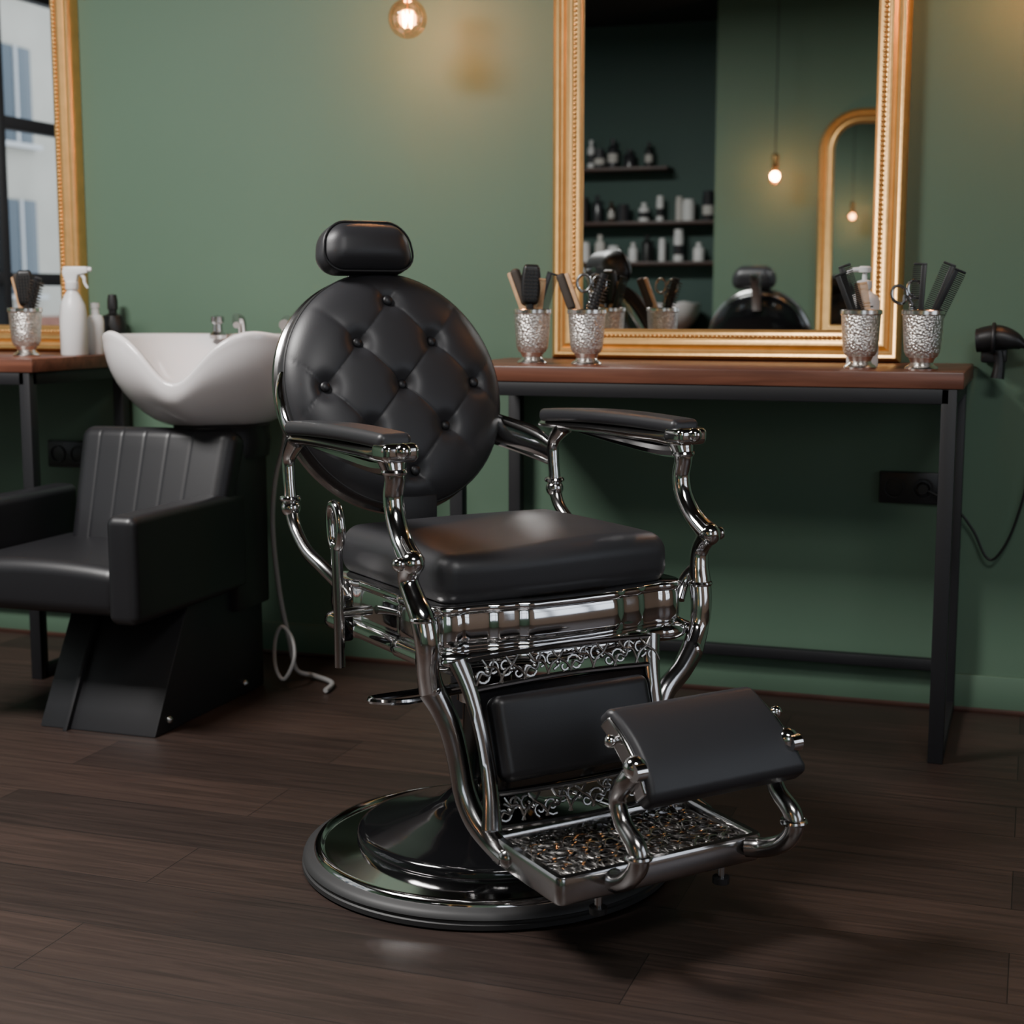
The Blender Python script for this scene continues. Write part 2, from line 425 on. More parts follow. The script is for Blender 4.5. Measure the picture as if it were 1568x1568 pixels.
for r in rs:
    for j in range(NS):
        a=2*pi*j/NS;u,v=r*math.cos(a),r*math.sin(a)
        V.append((u*R,-tuft(u,v),v*R*1.02))
for yy,rr in ((.012,1.004),(.024,1.0),(.034,.98),(.036,.9)):
    for j in range(NS):
        a=2*pi*j/NS; V.append((R*rr*math.cos(a),yy,R*rr*1.02*math.sin(a)))
nr=len(rs)+4
for j in range(NS): F.append([0,1+j,1+(j+1)%NS])
for i in range(nr-1):
    for j in range(NS):
        j2=(j+1)%NS;F.append([1+i*NS+j,1+(i+1)*NS+j,1+(i+1)*NS+j2,1+i*NS+j2])
m=Mesh(); m.add((V,F),LEATH,Tb); m.obj('backrest_cushion',CH,sharp=75)
m=Mesh()
for bu,bv in BUT: m.add(ball((bu*R,-.0345-.004*(1-bu*bu-bv*bv),bv*R*1.02),.0110,14,8,(1,.6,1)),LEATH2,Tb)
m.add(tube([(R*.988*math.cos(a*pi/40),-.008,R*1.008*math.sin(a*pi/40)) for a in range(80)],.0035,6,1,closed=True),PIPE,Tb)
m.obj('backrest_buttons',CH)
m=Mesh()
m.add(lathe([(.242,.024),(.249,.03),(.250,.038),(.242,.046),(.232,.05)],96),CHROMED,Tb@RX(-90)@SC(1,1.02,1))
m.add(lathe([(.239,.044),(.222,.062),(.174,.082),(.1,.094),(0,.098)],72),GLOSSBLK,Tb@RX(-90)@SC(1,1.02,1))
m.obj('backrest_shell',CH)
# headrest
Th=TR(-.022,.488,1.122)@RX(-13)
def hsc(z):
    t=max(0,(z/.055+1)/2); return 1.05-.06*t-.16*t**3
def hd(p):
    x,y,z=p
    x*=hsc(z); y-=.009*(1-(x/.1)**2)*(1-(z/.058)**2) if y<0 else 0
    z+=.003*(1-(x/.1)**2) if z>0 else 0
    return (x,y,z)
m=Mesh(); m.add(rb(.102,.046,.053,.044,deform=hd,mm=(10,2,3)),LEATH,Th)
m.add(tube([(x*hsc(z)*1.0,-.026,z*1.0+(.002 if z>0 else 0)) for x,z in dense(rrect(.0990,.0500,.042),.010)],.0026,6,1,closed=True),PIPE,Th)
m.obj('headrest',CH)
m=Mesh()
m.add(box(0,.085,.26,.022,.006,.09,.004),CHROME,Tb); m.add(cyl((-.03,.06,.315),(.03,.06,.315),.008),CHROME,Tb)
m.obj('headrest_bracket',CH)
# arms
for s in (-1,1):
    nm='left' if s<0 else 'right'
    m=Mesh()
    yr=.215 if s<0 else .275
    def ad(p,s=s):
        x,y,z=p; t=(y/.23)
        x*=1-.18*max(0,t)+.08*math.cos(t*3); z+= .008*math.cos(t*1.4)-.004*t
        return (x,y,z)
    hl=(yr+.20)/2
    m.add(rb(.033,hl,.013,.012,deform=ad,mm=(3,14,1)),LEATH,TR(s*.295,(yr-.20)/2,.787)); m.obj('arm_pad_'+nm,CH)
    m=Mesh(); X=s*.295
    m.add(tube([(X,yr+.01,.764),(X,.18,.768),(X,.05,.771),(X,-.10,.770),(X,-.18,.770),(X,-.215,.773)],[.016,.022,.026,.028,.032,.02],12,5,flat=.5,ref=(1,0,0)),CHROMED)
    m.add(rb(.033,.028,.016,.012,m=3),CHROME,TR(X,-.195,.775))
    m.add(ball((X,-.222,.778),.014),CHROME); m.add(ball((X+s*.02,-.20,.775),.012),CHROME)
    m.add(tube([(X,.15,.758),(X,.0,.750),(X,-.12,.744),(X,-.185,.748)],[.004,.010,.012,.014],8,5),CHROME)
    m.add(tube([(X,-.182,.765),(X,-.192,.735),(X,-.185,.70),(X,-.195,.665),(s*.297,-.222,.63),(s*.300,-.262,.604)],[.022,.015,.0145,.0145,.015,.018],12,6,flat=1.25,ref=(0,1,0)),CHROME)
    m.add(ball((s*.301,-.262,.602),.0215),CHROME); m.add(ring((X,-.190,.742),.017,.005),CHROME)
    m.add(cyl((s*.285,-.262,.602),(s*.322,-.262,.602),.013,.011),CHROME); m.add(ball((s*.324,-.262,.602),.012),CHROME)
    if s<0: low=[(-.302,-.262,.60),(-.302,-.250,.574),(-.300,-.268,.545),(-.297,-.290,.515),(-.294,-.300,.47),(-.288,-.290,.43),(-.276,-.278,.395)]
    else: low=[(.300,-.262,.60),(.300,-.240,.574),(.298,-.238,.545),(.296,-.245,.51),(.294,-.252,.47),(.286,-.255,.43),(.262,-.268,.395)]
    m.add(tube(low,[.018,.0145,.015,.017,.0165,.016,.018],12,6,flat=1.25,ref=(0,1,0)),CHROME)
    q=low[3]; m.add(ring(q,.018,.0045),CHROME)
    m.add(ball(low[-1],.020),CHROME)
    a=low[2]; m.add(tube([a,(s*.283,a[1]+.02,.515),(s*.262,-.225,.48)],.012,10,4),CHROME)
    a=low[5]; m.add(tube([(s*.25,-.20,.445),(s*.272,-.24,.43),a],.012,10,4),CHROME)
    e=low[-1]
    if s<0: leg=[e,(-.262,-.286,.365),(-.250,-.295,.33),(-.240,-.302,.28),(-.235,-.314,.225),(-.228,-.337,.185),(-.216,-.372,.155),(-.21,-.41,.14)]
    else: leg=[e,(.225,-.285,.365),(.180,-.298,.335),(.160,-.308,.29),(.158,-.318,.235),(.165,-.340,.185),(.178,-.372,.155),(.186,-.41,.14)]
    m.add(tube(leg,[.018,.016,.0155,.015,.0155,.016,.0155,.015],12,6,flat=1.3,ref=(0,1,0)),CHROMED)
    m.add(ball(leg[-1],.018),CHROMED)
    m.add(tube([(X,.212,.765),(X,.250,.73),(X,.252,.695),(X,.247,.66),(X,.247,.635)],[.020,.013,.012,.012,.016],12,5),CHROME)
    m.add(ball((X,.246,.632),.0185),CHROME); m.add(ring((X,.247,.65),.016,.005),CHROME)
    m.add(tube([(X,.246,.63),(X,.225,.595),(s*.296,.17,.56),(s*.285,.12,.535),(s*.268,.08,.505),(s*.258,.06,.47)],[.013,.012,.012,.013,.013,.012],12,5),CHROMED)
    pl=[(X,.250,.700),(s*.280,.295,.722),(s*.245,.355,.742),(s*.19,.43,.765)]
    m.add(tube(pl,[.018,.026,.032,.032],10,5,flat=.30,ref=(0,0,1)),CHROME)
    for dz in (-.027,.027): m.add(tube([(p[0],p[1]-.006,p[2]+dz*(.75 if i==0 else 1.1)) for i,p in enumerate(pl)],.0045,8,5),CHROME)
    if s<0: m.add(tube([(X,.225,.765),(-.300,.255,.80),(-.286,.31,.845),(-.262,.36,.875)],[.012,.012,.012,.010],10,5,flat=.6),CHROME)
    m.obj('arm_frame_'+nm,CH)
m=Mesh()
m.add(tube([(-.322,-.025,.385),(-.322,-.025,.45),(-.322,-.022,.54),(-.322,-.018,.60)],[.0095,.0095,.010,.010],10,3),CHROMED)
m.add(tube([(-.322,-.030,.60),(-.322,-.038,.63),(-.322,-.026,.664),(-.322,-.002,.668),(-.322,.005,.64),(-.322,-.004,.60)],.0085,10,5,closed=True),CHROME)
m.add(box(-.302,.0,.465,.014,.014,.040,.006),GLOSSBLK); m.add(cyl((-.322,-.023,.48),(-.26,-.023,.48),.009),CHROMED)
m.obj('recline_lever',CH)
# leg panel
Tp=TR(-.046,-.352,.317)@RX(-18.3)
PW=.154
m=Mesh(); m.add(rb(PW,.020,.070,.017,m=6,deform=lambda p:(p[0],p[1]-(.006*(1-(p[0]/PW)**2) if p[1]<0 else 0),p[2])),LEATH2,Tp); m.obj('leg_panel_pad',CH)
m=Mesh()
for s in (-1,1):
    m.add(tube([(s*.192,.01,.135),(s*.180,.006,.08),(s*.173,.004,0),(s*.174,.004,-.08),(s*.184,.002,-.14)],[.019,.015,.013,.015,.019],10,5,flat=.6,ref=(1,0,0)),CHROMED,Tp)
m.add(box(0,.014,0,.17,.006,.085,.003),GLOSSBLK,Tp)
for z in (.084,.132,-.084,-.138): m.add(tube([(-.187,.004,z),(-.09,.002,z+.004*(1 if z>0 else -1)),(0,.0,z+.006*(1 if z>0 else -1)),(.09,.002,z+.004*(1 if z>0 else -1)),(.187,.004,z)],.0045,8,5),CHROMED,Tp)
random.seed(21)
for zc in (.110,-.113):
    for i in range(8):
        x=-.158+i*.045; sg=1 if i%2 else -1
        m.add(spiral((x,.002,zc+.005*sg),.016,.0024,random.uniform(0,6),sg),CAST,Tp)
        m.add(spiral((x+.022,.001,zc-.008*sg),.012,.0022,random.uniform(0,6),-sg),CAST,Tp)
        m.add(tube([(x-.014,0,zc-.020),(x-.002,-.002,zc-.002),(x+.012,-.002,zc+.006*sg),(x+.026,0,zc+.020)],.0022,6,4),CAST,Tp)
        m.add(tube([(x+.004,0,zc+.021),(x+.012,-.002,zc+.008),(x+.028,-.002,zc-.004*sg),(x+.036,0,zc-.020)],.0022,6,4),CAST,Tp)
        m.add(ball((x+.010,-.001,zc),.0045,8,6),CHROMED,Tp)
m.obj('leg_panel_frame',CH)
# footplate
m=Mesh(); Tf=TR(-.018,-.466,.142)@RX(2)
m.add(box(0,0,-.003,.180,.088,.012,.004),LACE,Tf)
m.add(sweep(rrect(.196,.102,.012,3),[(0,-.024),(-.003,-.020),(-.003,.016),(0,.020),(.010,.020),(.013,.014),(.013,-.024)],True),CHROMED,Tf)
random.seed(3)
for i in range(11):
    for j in range(5):
        x=-.155+i*.031+random.uniform(-.005,.005); y=-.068+j*.034+random.uniform(-.004,.004)
        m.add(ring((x,y,.012),random.uniform(.011,.016),.0024,'Z',6,12),CAST,Tf)
        a=random.uniform(0,pi); dx,dy=math.cos(a)*.02,math.sin(a)*.02
        m.add(tube([(x-dx,y-dy,.011),(x-dy*.4,y+dx*.4,.015),(x+dx,y+dy,.011)],.0022,6,4),CAST,Tf)
for x in (-.12,.12):
    m.add(cyl((x,-.095,-.02),(x,-.095,-.042),.006),CHROMED,Tf); m.add(cyl((x,-.095,-.042),(x,-.095,-.052),.014),BLKP,Tf)
m.obj('footplate',CH)
# footrest roll pad
Tr=TR(.016,-.610,.342)@RX(50)
def rd(p):
    x,y,z=p; t=y/.075
    z+=.013*(1-t*t); x*=.94+.03*(t*t)-.045*t; x+=-.012*t
    return (x,y,z)
m=Mesh(); m.add(rb(.151,.079,.021,.013,deform=rd,mm=(10,8,2)),LEATH,Tr); m.obj('footrest_pad',CH)
m=Mesh()
m.add(box(0,0,-.026,.125,.05,.006,.004),GLOSSBLK,Tr)
for s in (-1,1):
    c=.014+s*.150
    m.add(rb(.005,.066,.016,.004,m=5,k=2,deform=lambda p,s=s:(p[0]-.012*p[1]/.075+s*.150*(-.06-.045*p[1]/.075),p[1],p[2]+.015*(1-(p[1]/.075)**2))),CHROMED,Tr@TR(s*.152,0,-.005))
    m.add(tube([(c-s*.012,-.640,.335),(c,-.626,.312),(c,-.605,.282),(c,-.620,.248),(c,-.655,.222),(c,-.661,.195),(c,-.635,.165),(c-s*.005,-.595,.146),(c-s*.02,-.570,.142)],[.017,.016,.014,.014,.0155,.0155,.0155,.016,.016],12,6),CHROMED)
    m.add(ball((c-s*.004,-.643,.338),.019),CHROME); m.add(cyl((c-s*.01,-.655,.335),(c+s*.008,-.655,.335),.014),CHROME)
    m.add(ball((c+s*.010,-.60,.37),.010),CHROME); m.add(cyl((c-s*.02,-.60,.37),(c+s*.010,-.60,.37),.006),CHROME)
    m.add(ring((c,-.660,.208),.018,.0045),CHROMED)
m.obj('footrest_frame',CH)
CH2=empty('barber_chair.001',TR(-1.27,-3.95,0)@RZ(0))
for o in list(CH.children):
    d=bpy.data.objects.new(o.name,o.data); bpy.context.scene.collection.objects.link(d); d.parent=CH2

# ---------------------------------------------------------------- station tables
def table(name,xl,xr):
    e=empty(name,TR((xl+xr)/2,-.25,0)); W=(xr-xl)/2
    Mesh().add(box(0,0,.8485,W,.245,.0185,.004),WALNUT).obj('table_top',e)
    m=Mesh(); t=.0165; lx=W-.03
    for sx in (-1,1):
        for y in (-.225,.21): m.add(box(sx*lx,y,.415,t,t,.415,.002),METALBLK)
        for z in (.0165,.8135): m.add(box(sx*lx,-.0075,z,t,.2175,t,.002),METALBLK)
    for y in (-.225,.21): m.add(box(0,y,.8135,lx,t,t,.002),METALBLK)
    m.add(box(0,.21,.12,lx,.014,.014,.002),METALBLK)
    m.obj('table_frame',e); return e
table('styling_station_table',-1.34,-.145)
table('styling_station_table.001',-3.70,-2.50)

# ---------------------------------------------------------------- mirrors
def wall_mirror(name,x0,x1,z0,z1,y,rot=0,arch=0,fw=.078):
    e=empty(name,TR((x0+x1)/2,y,(z0+z1)/2)@RZ(rot)); hx,hz=(x1-x0)/2,(z1-z0)/2
    if arch: out=[(hx,-hz)]+[(hx-arch+arch*math.cos(a),hz-arch+arch*math.sin(a)) for a in [pi/2*i/12 for i in range(13)]]+[(-hx+arch-arch*math.sin(a),hz-arch+arch*math.cos(a)) for a in [pi/2*i/12 for i in range(13)]]+[(-hx,-hz)]
    else: out=rrect(hx,hz,0)
    k=fw/.085
    prof=[(0,.0),(0,.030),(.004,.040),(.012,.046),(.019,.043),(.023,.034),(.030,.033),(.036,.038),(.043,.044),(.051,.042),(.056,.034),(.062,.033),(.070,.036),(.076,.032),(.085,.024),(.085,.012)]
    m=Mesh(); m.add(sweep(out,[(o*k,h) for o,h in prof]),GOLD,FR)
    def bead(P,step,off,h,r):
        n=len(P); Q=[Vector(p) for p in P]; ins=[]
        for i in range(n):
            a=(Q[i]-Q[i-1]).normalized(); b=(Q[(i+1)%n]-Q[i]).normalized()
            na=Vector((-a.y,a.x)); nb=Vector((-b.y,b.x)); nn=(na+nb).normalized(); nn=nn/max(.3,nn.dot(na)); ins.append(Q[i]+nn*off)
        for i in range(n):
            a,b=ins[i],ins[(i+1)%n]; L=(b-a).length; c=max(1,int(L/step))
            for j in range(c):
                q=a.lerp(b,j/c); m.add(ball((q.x,q.y,h),r,6,4),GOLD,FR)
    if not arch:
        bead(out,.0115,.066*k,.036,.0050)
    m.obj('frame',e,sharp=50)
    ins=hx-.08*k; inz=hz-.08*k
    g=Mesh()
    if arch:
        a2=arch-.08*k
        o2=[(ins,-inz)]+[(ins-a2+a2*math.cos(a),inz-a2+a2*math.sin(a)) for a in [pi/2*i/12 for i in range(13)]]+[(-ins+a2-a2*math.sin(a),inz-a2+a2*math.cos(a)) for a in [pi/2*i/12 for i in range(13)]]+[(-ins,-inz)]
    else: o2=rrect(ins,inz,0)
    g.add(prism(o2,.006),MIRROR,FR@TR(0,0,.014)); g.obj('mirror_glass',e,sharp=20)
    return e
wall_mirror('gilded_wall_mirror',-1.212,-.318,.868,2.32,-.001)
wall_mirror('gilded_wall_mirror.001',-3.55,-2.655,.868,2.32,-.001)
wall_mirror('arched_wall_mirror',-1.19,-.36,.80,2.06,YB2+.001,180,arch=.22,fw=.08)

# ---------------------------------------------------------------- shampoo chair
SH=empty('shampoo_chair',TR(-2.06,-.5,0)); o=Matrix.Translation((2.06,.5,0))
m=Mesh()
def basin(m,T,a=.265,b=.272,z0=.70,z1=.93):
    N=120
    def rimz(ph):
        d=abs((ph+pi/2+pi)%(2*pi)-pi)
        return z1-.115*math.exp(-(d/.34)**2)+.012*math.exp(-((d-.72)/.24)**2)-.006*math.exp(-((d-pi)/1.2)**2)
    V=[];F=[]
    def se(ph,a,b,n=2.5):
        c,s=math.cos(ph),math.sin(ph); k=(abs(c)**n+abs(s)**n)**(-1/n); return a*c*k,b*s*k
    outer=[0,.04,.12,.22,.34,.46,.58,.7,.8,.88,.94,.98]
    for t in outer:
        rf=.46+.54*math.sin(t*pi/2)**.85 if t>0 else .46
        for j in range(N):
            ph=2*pi*j/N; x,y=se(ph,a*rf,b*rf); rz=rimz(ph)
            V.append((x,y+.03*(1-rf),z0+(rz-z0-.012)*t**1.25))
    for (rf,dz) in ((1.005,-.006),(1.0,0),(.975,.004),(.94,0),(.92,-.010)):
        for j in range(N):
            ph=2*pi*j/N; x,y=se(ph,a*rf,b*rf); V.append((x,y,rimz(ph)+dz))
    for (rf,t) in ((.87,.12),(.80,.32),(.70,.58),(.56,.80),(.38,.93),(.18,1.)):
        for j in range(N):
            ph=2*pi*j/N; x,y=se(ph,a*rf,b*rf*.92); V.append((x,y-.02*(1-rf),(rimz(ph)-.01)*(1-t)+(z0+.05)*t))
    R=len(V)//N
    for i in range(R-1):
        for j in range(N):
            j2=(j+1)%N; F.append([i*N+j,i*N+j2,(i+1)*N+j2,(i+1)*N+j])
    F.append([(R-1)*N+j for j in range(N)]); F.append([j for j in range(N)][::-1])
    m.add((V,F),CERAM,T)
basin(m,o@TR(-2.022,-.375,0)@RZ(7)); m.obj('basin_bowl',SH,sharp=70)
m=Mesh()
m.add(tube([(-2.06,-.16,.925),(-2.06,-.165,.965),(-2.06,-.19,.975),(-2.03,-.25,.972),(-2.0,-.30,.955)],[.012,.012,.010,.009,.009],10,5),STEEL,o)
m.add(lathe([(.022,0),(.024,.01),(.014,.02),(.012,.04),(.018,.045),(.018,.06),(0,.064)],20),STEEL,o@TR(-2.13,-.17,.915))
m.add(tube([(-1.93,-.15,.93),(-1.93,-.155,.96),(-1.90,-.2,.968),(-1.88,-.26,.955)],[.014,.014,.012,.015],10,5),STEEL,o)
m.obj('tap',SH)
m=Mesh()
m.add(lathe([(0,.62),(.12,.62),(.125,.66),(.12,.685),(.125,.70),(.12,.706),(0,.706)],40),BLKP,o@TR(-2.0,-.39,0)); m.obj('basin_neck',SH)
m=Mesh()
m.add(box(-2.05,-.42,.44,.15,.085,.21,.006),BLKP,o)
YZX=Matrix(((0,0,1,0),(1,0,0,0),(0,1,0,0),(0,0,0,1)))
P=[(-.88,0),(-.40,0),(-.34,.0),(-.34,.30),(-.71,.30)]
m.add(prism(P,.32,.005),METALBLK,o@TR(-2.08,0,0)@YZX)
m.add(prism([(-.895,0),(-.86,0),(-.69,.30),(-.725,.30)],.012,.002),METALBLK,o@TR(-2.16,0,0)@YZX)
m.add(ball((-1.918,-.82,.03),.010),STEEL,o); m.add(ball((-1.918,-.45,.03),.010),STEEL,o)
m.obj('pedestal',SH)
m=Mesh()
m.add(rb(.230,.235,.058,.035,mm=(10,8,2),deform=lambda p:(p[0],p[1],p[2]+(.012*(1-(p[0]/.22)**2) if p[2]>0 else 0))),LEATH2,o@TR(-2.185,-.725,.355))
m.obj('seat_cushion',SH)
for s,x in (('left',-2.435),('right',-1.935)):
    m=Mesh(); m.add(rb(.039,.262,.126,.022,m=8),LEATH2,o@TR(x,-.715,.412)); m.obj('arm_'+s,SH)
m=Mesh()
def bd(p):
    x,y,z=p
    g=0
    for c in (-.150,-.085,-.02,.045,.11): g+=math.exp(-((x-c)/.003)**2)
    if y<0: y+=.0014*g; y-=.012*(1-(x/.235)**2)
    x*=1+.04*z/.18
    return (x,y,z)
m.add(rb(.218,.042,.186,.034,k=5,mm=(130,2,10),deform=bd),LEATH2,o@TR(-2.12,-.530,.513)@RX(-18)); m.obj('backrest',SH,sharp=70)
m=Mesh(); m.add(tube([(-1.86,-.30,.76),(-1.865,-.30,.66),(-1.885,-.32,.55),(-1.89,-.33,.42),(-1.885,-.31,.25),(-1.87,-.29,.12),(-1.86,-.27,.03),(-1.82,-.25,.012),(-1.74,-.30,.01),(-1.72,-.38,.01)],.0065,8,6),HOSEM,o)
m.add(tube([(-1.87,-.33,.16),(-1.84,-.33,.13),(-1.82,-.36,.08),(-1.84,-.38,.03),(-1.87,-.37,.06),(-1.885,-.34,.12)],.005,8,5,closed=True),HOSEM,o)
m.obj('water_hose',SH)

# ---------------------------------------------------------------- counter items
TZ=.867
CUPS=[]
def cup(name,x,y):
    e=empty(name,TR(x,y,TZ)); CUPS.append(e)
    m=Mesh()
    m.add(lathe([(0,.026),(.026,.026),(.033,.030),(.038,.040),(.0405,.065),(.0425,.095),(.0440,.122)],44),SILVER)
    m.add(lathe([(0,0),(.035,0),(.0365,.004),(.034,.008),(.027,.012),(.024,.017),(.026,.022),(.030,.029)],44),SILVERS)
    m.add(lathe([(.044,.120),(.0465,.122),(.0465,.130),(.044,.132),(.0415,.130),(.039,.08),(.034,.045),(.02,.034),(0,.033)],44),SILVERS)
    m.obj('cup',e); return e
def tool(kind,c,tilt,az,spin=0,L=.225,m2=None,off=.012):
    m=Mesh(); name={'comb':'hair_comb','brush':'hair_brush','round':'round_hair_brush','scis':'hair_scissors','neck':'neck_brush'}[kind]
    if kind=='comb':
        c_=m2 or BLKP
        m.add(box(0,0,L/2,.006,.0018,L/2,.0015),c_); m.add(box(.008,0,L*.99,.014,.0018,.003,.001),c_)
        n=26
        for i in range(n):
            z=L*.42+i*(L*.56/n); m.add(box(.013,0,z,.010,.0012,.0012,0),c_)
    if kind=='neck':
        c_=m2 or WOODL
        m.add(box(0,0,L*.5,.009,.005,L*.5,.004),c_); m.add(rb(.011,.012,.045,.008,m=3,k=3),BRISTLE,TR(.012,0,L*.78))
    if kind=='brush':
        c_=m2 or BLKP
        m.add(tube([(0,0,0),(0,0,L*.3),(0,0,L*.55)],[.008,.007,.009],10,4,flat=.7,ref=(1,0,0)),c_)
        m.add(rb(.024,.010,.048,.0095,m=5,k=3,deform=lambda p:(p[0]*(1-.25*(p[2]/.048)**2),p[1],p[2])),c_,TR(0,0,L*.78))
        for i in range(5):
            for j in range(9):
                m.add(cyl((-.015+i*.0075,-.008,L*.78-.034+j*.0085),(-.015+i*.0075,-.019,L*.78-.034+j*.0085),.0012,.0012,5),BRISTLE)
    if kind=='round':
        c_=m2 or WOODL
        m.add(tube([(0,0,0),(0,0,L*.25),(0,0,L*.5)],[.008,.010,.008],10,4),c_)
        m.add(cyl((0,0,L*.5),(0,0,L),.011,.011,12),BLKP)
        for i in range(12):
            for j in range(10):
                a=2*pi*(i+.5*(j%2))/12; z=L*.53+j*L*.045
                m.add(cyl((.01*math.cos(a),.01*math.sin(a),z),(.021*math.cos(a),.021*math.sin(a),z),.0013,.0009,4),BRISTLE)
    if kind=='scis':
        for s in (-1,1):
            m.add(prism([(s*.001,0),(s*.006,.03),(s*.008,.10),(-s*.003,.11),(-s*.002,.03)],.0025,.0005),STEEL,Matrix(((1,0,0,0),(0,0,1,s*.0015),(0,1,0,0),(0,0,0,1))))
            m.add(tube([(s*-.002,s*.0015,.105),(s*.006,s*.0015,.13),(s*.014,0,L-.045)],[.004,.0035,.003],8,4),STEEL)
            m.add(ring((s*.018,0,L-.025),.016,.0036,'Y',8,18,1.25),STEEL)
        m.add(ball((0,0,.105),.005,10,6),STEEL)
    T=TR(-off*math.cos(math.radians(az)),-off*math.sin(math.radians(az)),.042)@RZ(az)@RY(tilt)@RZ(spin-az)
    return m.obj(name,CUPS[c],T=T)
for i,c in enumerate(((-1.157,-.37),(-1.010,-.405),(-.377,-.385),(-.240,-.42),(-2.625,-.345))): cup('silver_tool_cup' if i==0 else 'silver_tool_cup.%03d'%i,*c)
tool('neck',0,21,180,0,.19); tool('brush',0,3,60,20,.19); tool('comb',0,17,20,20,.185)
tool('comb',0,9,-20,15,.165,WOODL)
tool('neck',1,21,178,180,.185,WOODL); tool('scis',1,4,10,15,.175,off=.0); tool('round',1,17,10,0,.18,WOODL)
tool('comb',2,18,178,0,.195); tool('comb',2,10,150,10,.15,WOODL); tool('comb',2,22,185,0,.18)
tool('scis',3,18,185,15,.160,off=.006); tool('comb',3,3,40,180,.190); tool('comb',3,21,2,180,.20); tool('comb',3,24,355,18,.195)
tool('neck',4,14,180,0,.18); tool('brush',4,3,170,30,.185); tool('round',4,18,5,0,.18)

def spray(name,x,y,rot):
    m=Mesh()
    m.add(lathe([(0,0),(.034,0),(.037,.004),(.037,.115),(.034,.14),(.022,.165),(.014,.178),(.014,.19),(0,.19)],36),WHITEP)
    m.add(lathe([(.017,.182),(.018,.184),(.018,.202),(.015,.204),(0,.204)],24),WHITEP)
    m.add(prism([(-.016,.20),(.014,.20),(.018,.222),(.046,.228),(.046,.245),(-.020,.245),(-.024,.23)],.02,.003),WHITEP,Matrix(((1,0,0,0),(0,0,-1,0),(0,1,0,0),(0,0,0,1))))
    m.add(tube([(.022,0,.226),(.034,0,.215),(.036,0,.20),(.044,0,.186)],[.005,.005,.004,.003],8,4),WHITEP)
    m.add(cyl((.046,0,.237),(.056,0,.237),.007,.006),WHITEP)
    return m.obj(name,T=TR(x,y,TZ)@RZ(rot))
spray('spray_bottle',-2.548,-.235,18)
m=Mesh(); m.add(lathe([(0,0),(.022,0),(.024,.003),(.024,.095),(.02,.108),(.011,.112),(.011,.13),(.013,.131),(.013,.145),(0,.146)],28),WHITEP); m.obj('lotion_bottle',T=TR(-2.540,-.140,TZ))
m=Mesh(); m.add(lathe([(0,0),(.034,0),(.036,.003),(.036,.085),(.029,.108),(.012,.115),(.012,.125),(.015,.126),(.015,.15),(.012,.168),(0,.17)],28),BLKP); m.obj('dark_serum_bottle',T=TR(-2.538,-.055,TZ))
m=Mesh()
m.add(lathe([(0,0),(.033,0),(.036,.003),(.036,.150),(.033,.160),(.02,.170),(.013,.174),(.013,.182)],36),WHITEP)
m.add(lathe([(.016,.178),(.017,.180),(.017,.196),(.006,.199),(.0055,.215),(.014,.216),(.015,.226),(.011,.230),(0,.230)],24),WHITEP)
m.add(tube([(0,0,.222),(-.02,-.004,.222),(-.034,-.006,.219),(-.038,-.007,.212)],[.006,.0055,.0045,.004],10,4),WHITEP)
for i,zz in enumerate((.145,.137,.129)):
    n=14; V=[];F=[]
    w_=[.5,.9,.7][i]
    for k in range(n+1):
        a=math.radians(-75)+(k/n-.5)*w_
        for dz in (0,.003): V.append((.0363*math.cos(a),.0363*math.sin(a),zz+dz))
    for k in range(n): F.append([2*k,2*k+2,2*k+3,2*k+1])
    m.add((V,F),BLKP)
m.obj('pump_bottle',T=TR(-.382,-.290,TZ))

def outlet(name,x,z):
    m=Mesh(); m.add(box(0,-.006,0,.072,.006,.04,.004),BLKP)
    for s in (-1,1):
        m.add(lathe([(.024,0),(.026,.002),(.026,.004),(.022,.004),(.020,-.004),(0,-.004)],28),METALBLK,TR(s*.035,-.012,0)@RX(90))
        for q in (-1,1): m.add(cyl((s*.035+q*.009,-.0075,0),(s*.035+q*.009,-.011,0),.0025,None,8),RUBBER)
    m.obj(name,T=TR(x,-.0005,z))
outlet('power_outlet',-.288,.557); outlet('power_outlet.001',-2.74,.562)
m=Mesh()
m.add(tube([(-.128,-.07,.925),(-.09,-.075,.932),(-.055,-.08,.925),(-.035,-.08,.915)],[.030,.030,.022,.012],16,5),BLKP)
m.add(ring((-.10,-.075,.93),.033,.005,'X',8,24),METALBLK)
m.add(box(-.098,-.04,.890,.030,.036,.018,.006),BLKP)
m.add(tube([(-.09,-.07,.90),(-.085,-.07,.87),(-.088,-.07,.835)],[.014,.013,.016],12,4),BLKP)
m.add(cyl((-.139,-.069,.924),(-.127,-.07,.925),.028),METALBLK)
m.add(tube([(-.038,-.08,.917),(-.012,-.078,.912)],[.010,.007],10,1),METALBLK)
m.add(tube([(-.014,-.08,.913),(.008,-.07,.90),(.016,-.055,.84),(.010,-.045,.72),(-.01,-.035,.58),(-.04,-.03,.46),(-.075,-.03,.395),(-.10,-.03,.40),(-.13,-.028,.46),(-.18,-.028,.52),(-.245,-.026,.555),(-.253,-.016,.557)],.0032,8,6),CORDM)
m.add(cyl((-.253,-.012,.557),(-.253,-.035,.557),.017,.013,16),BLKP)
m.obj('hair_dryer_in_holder')

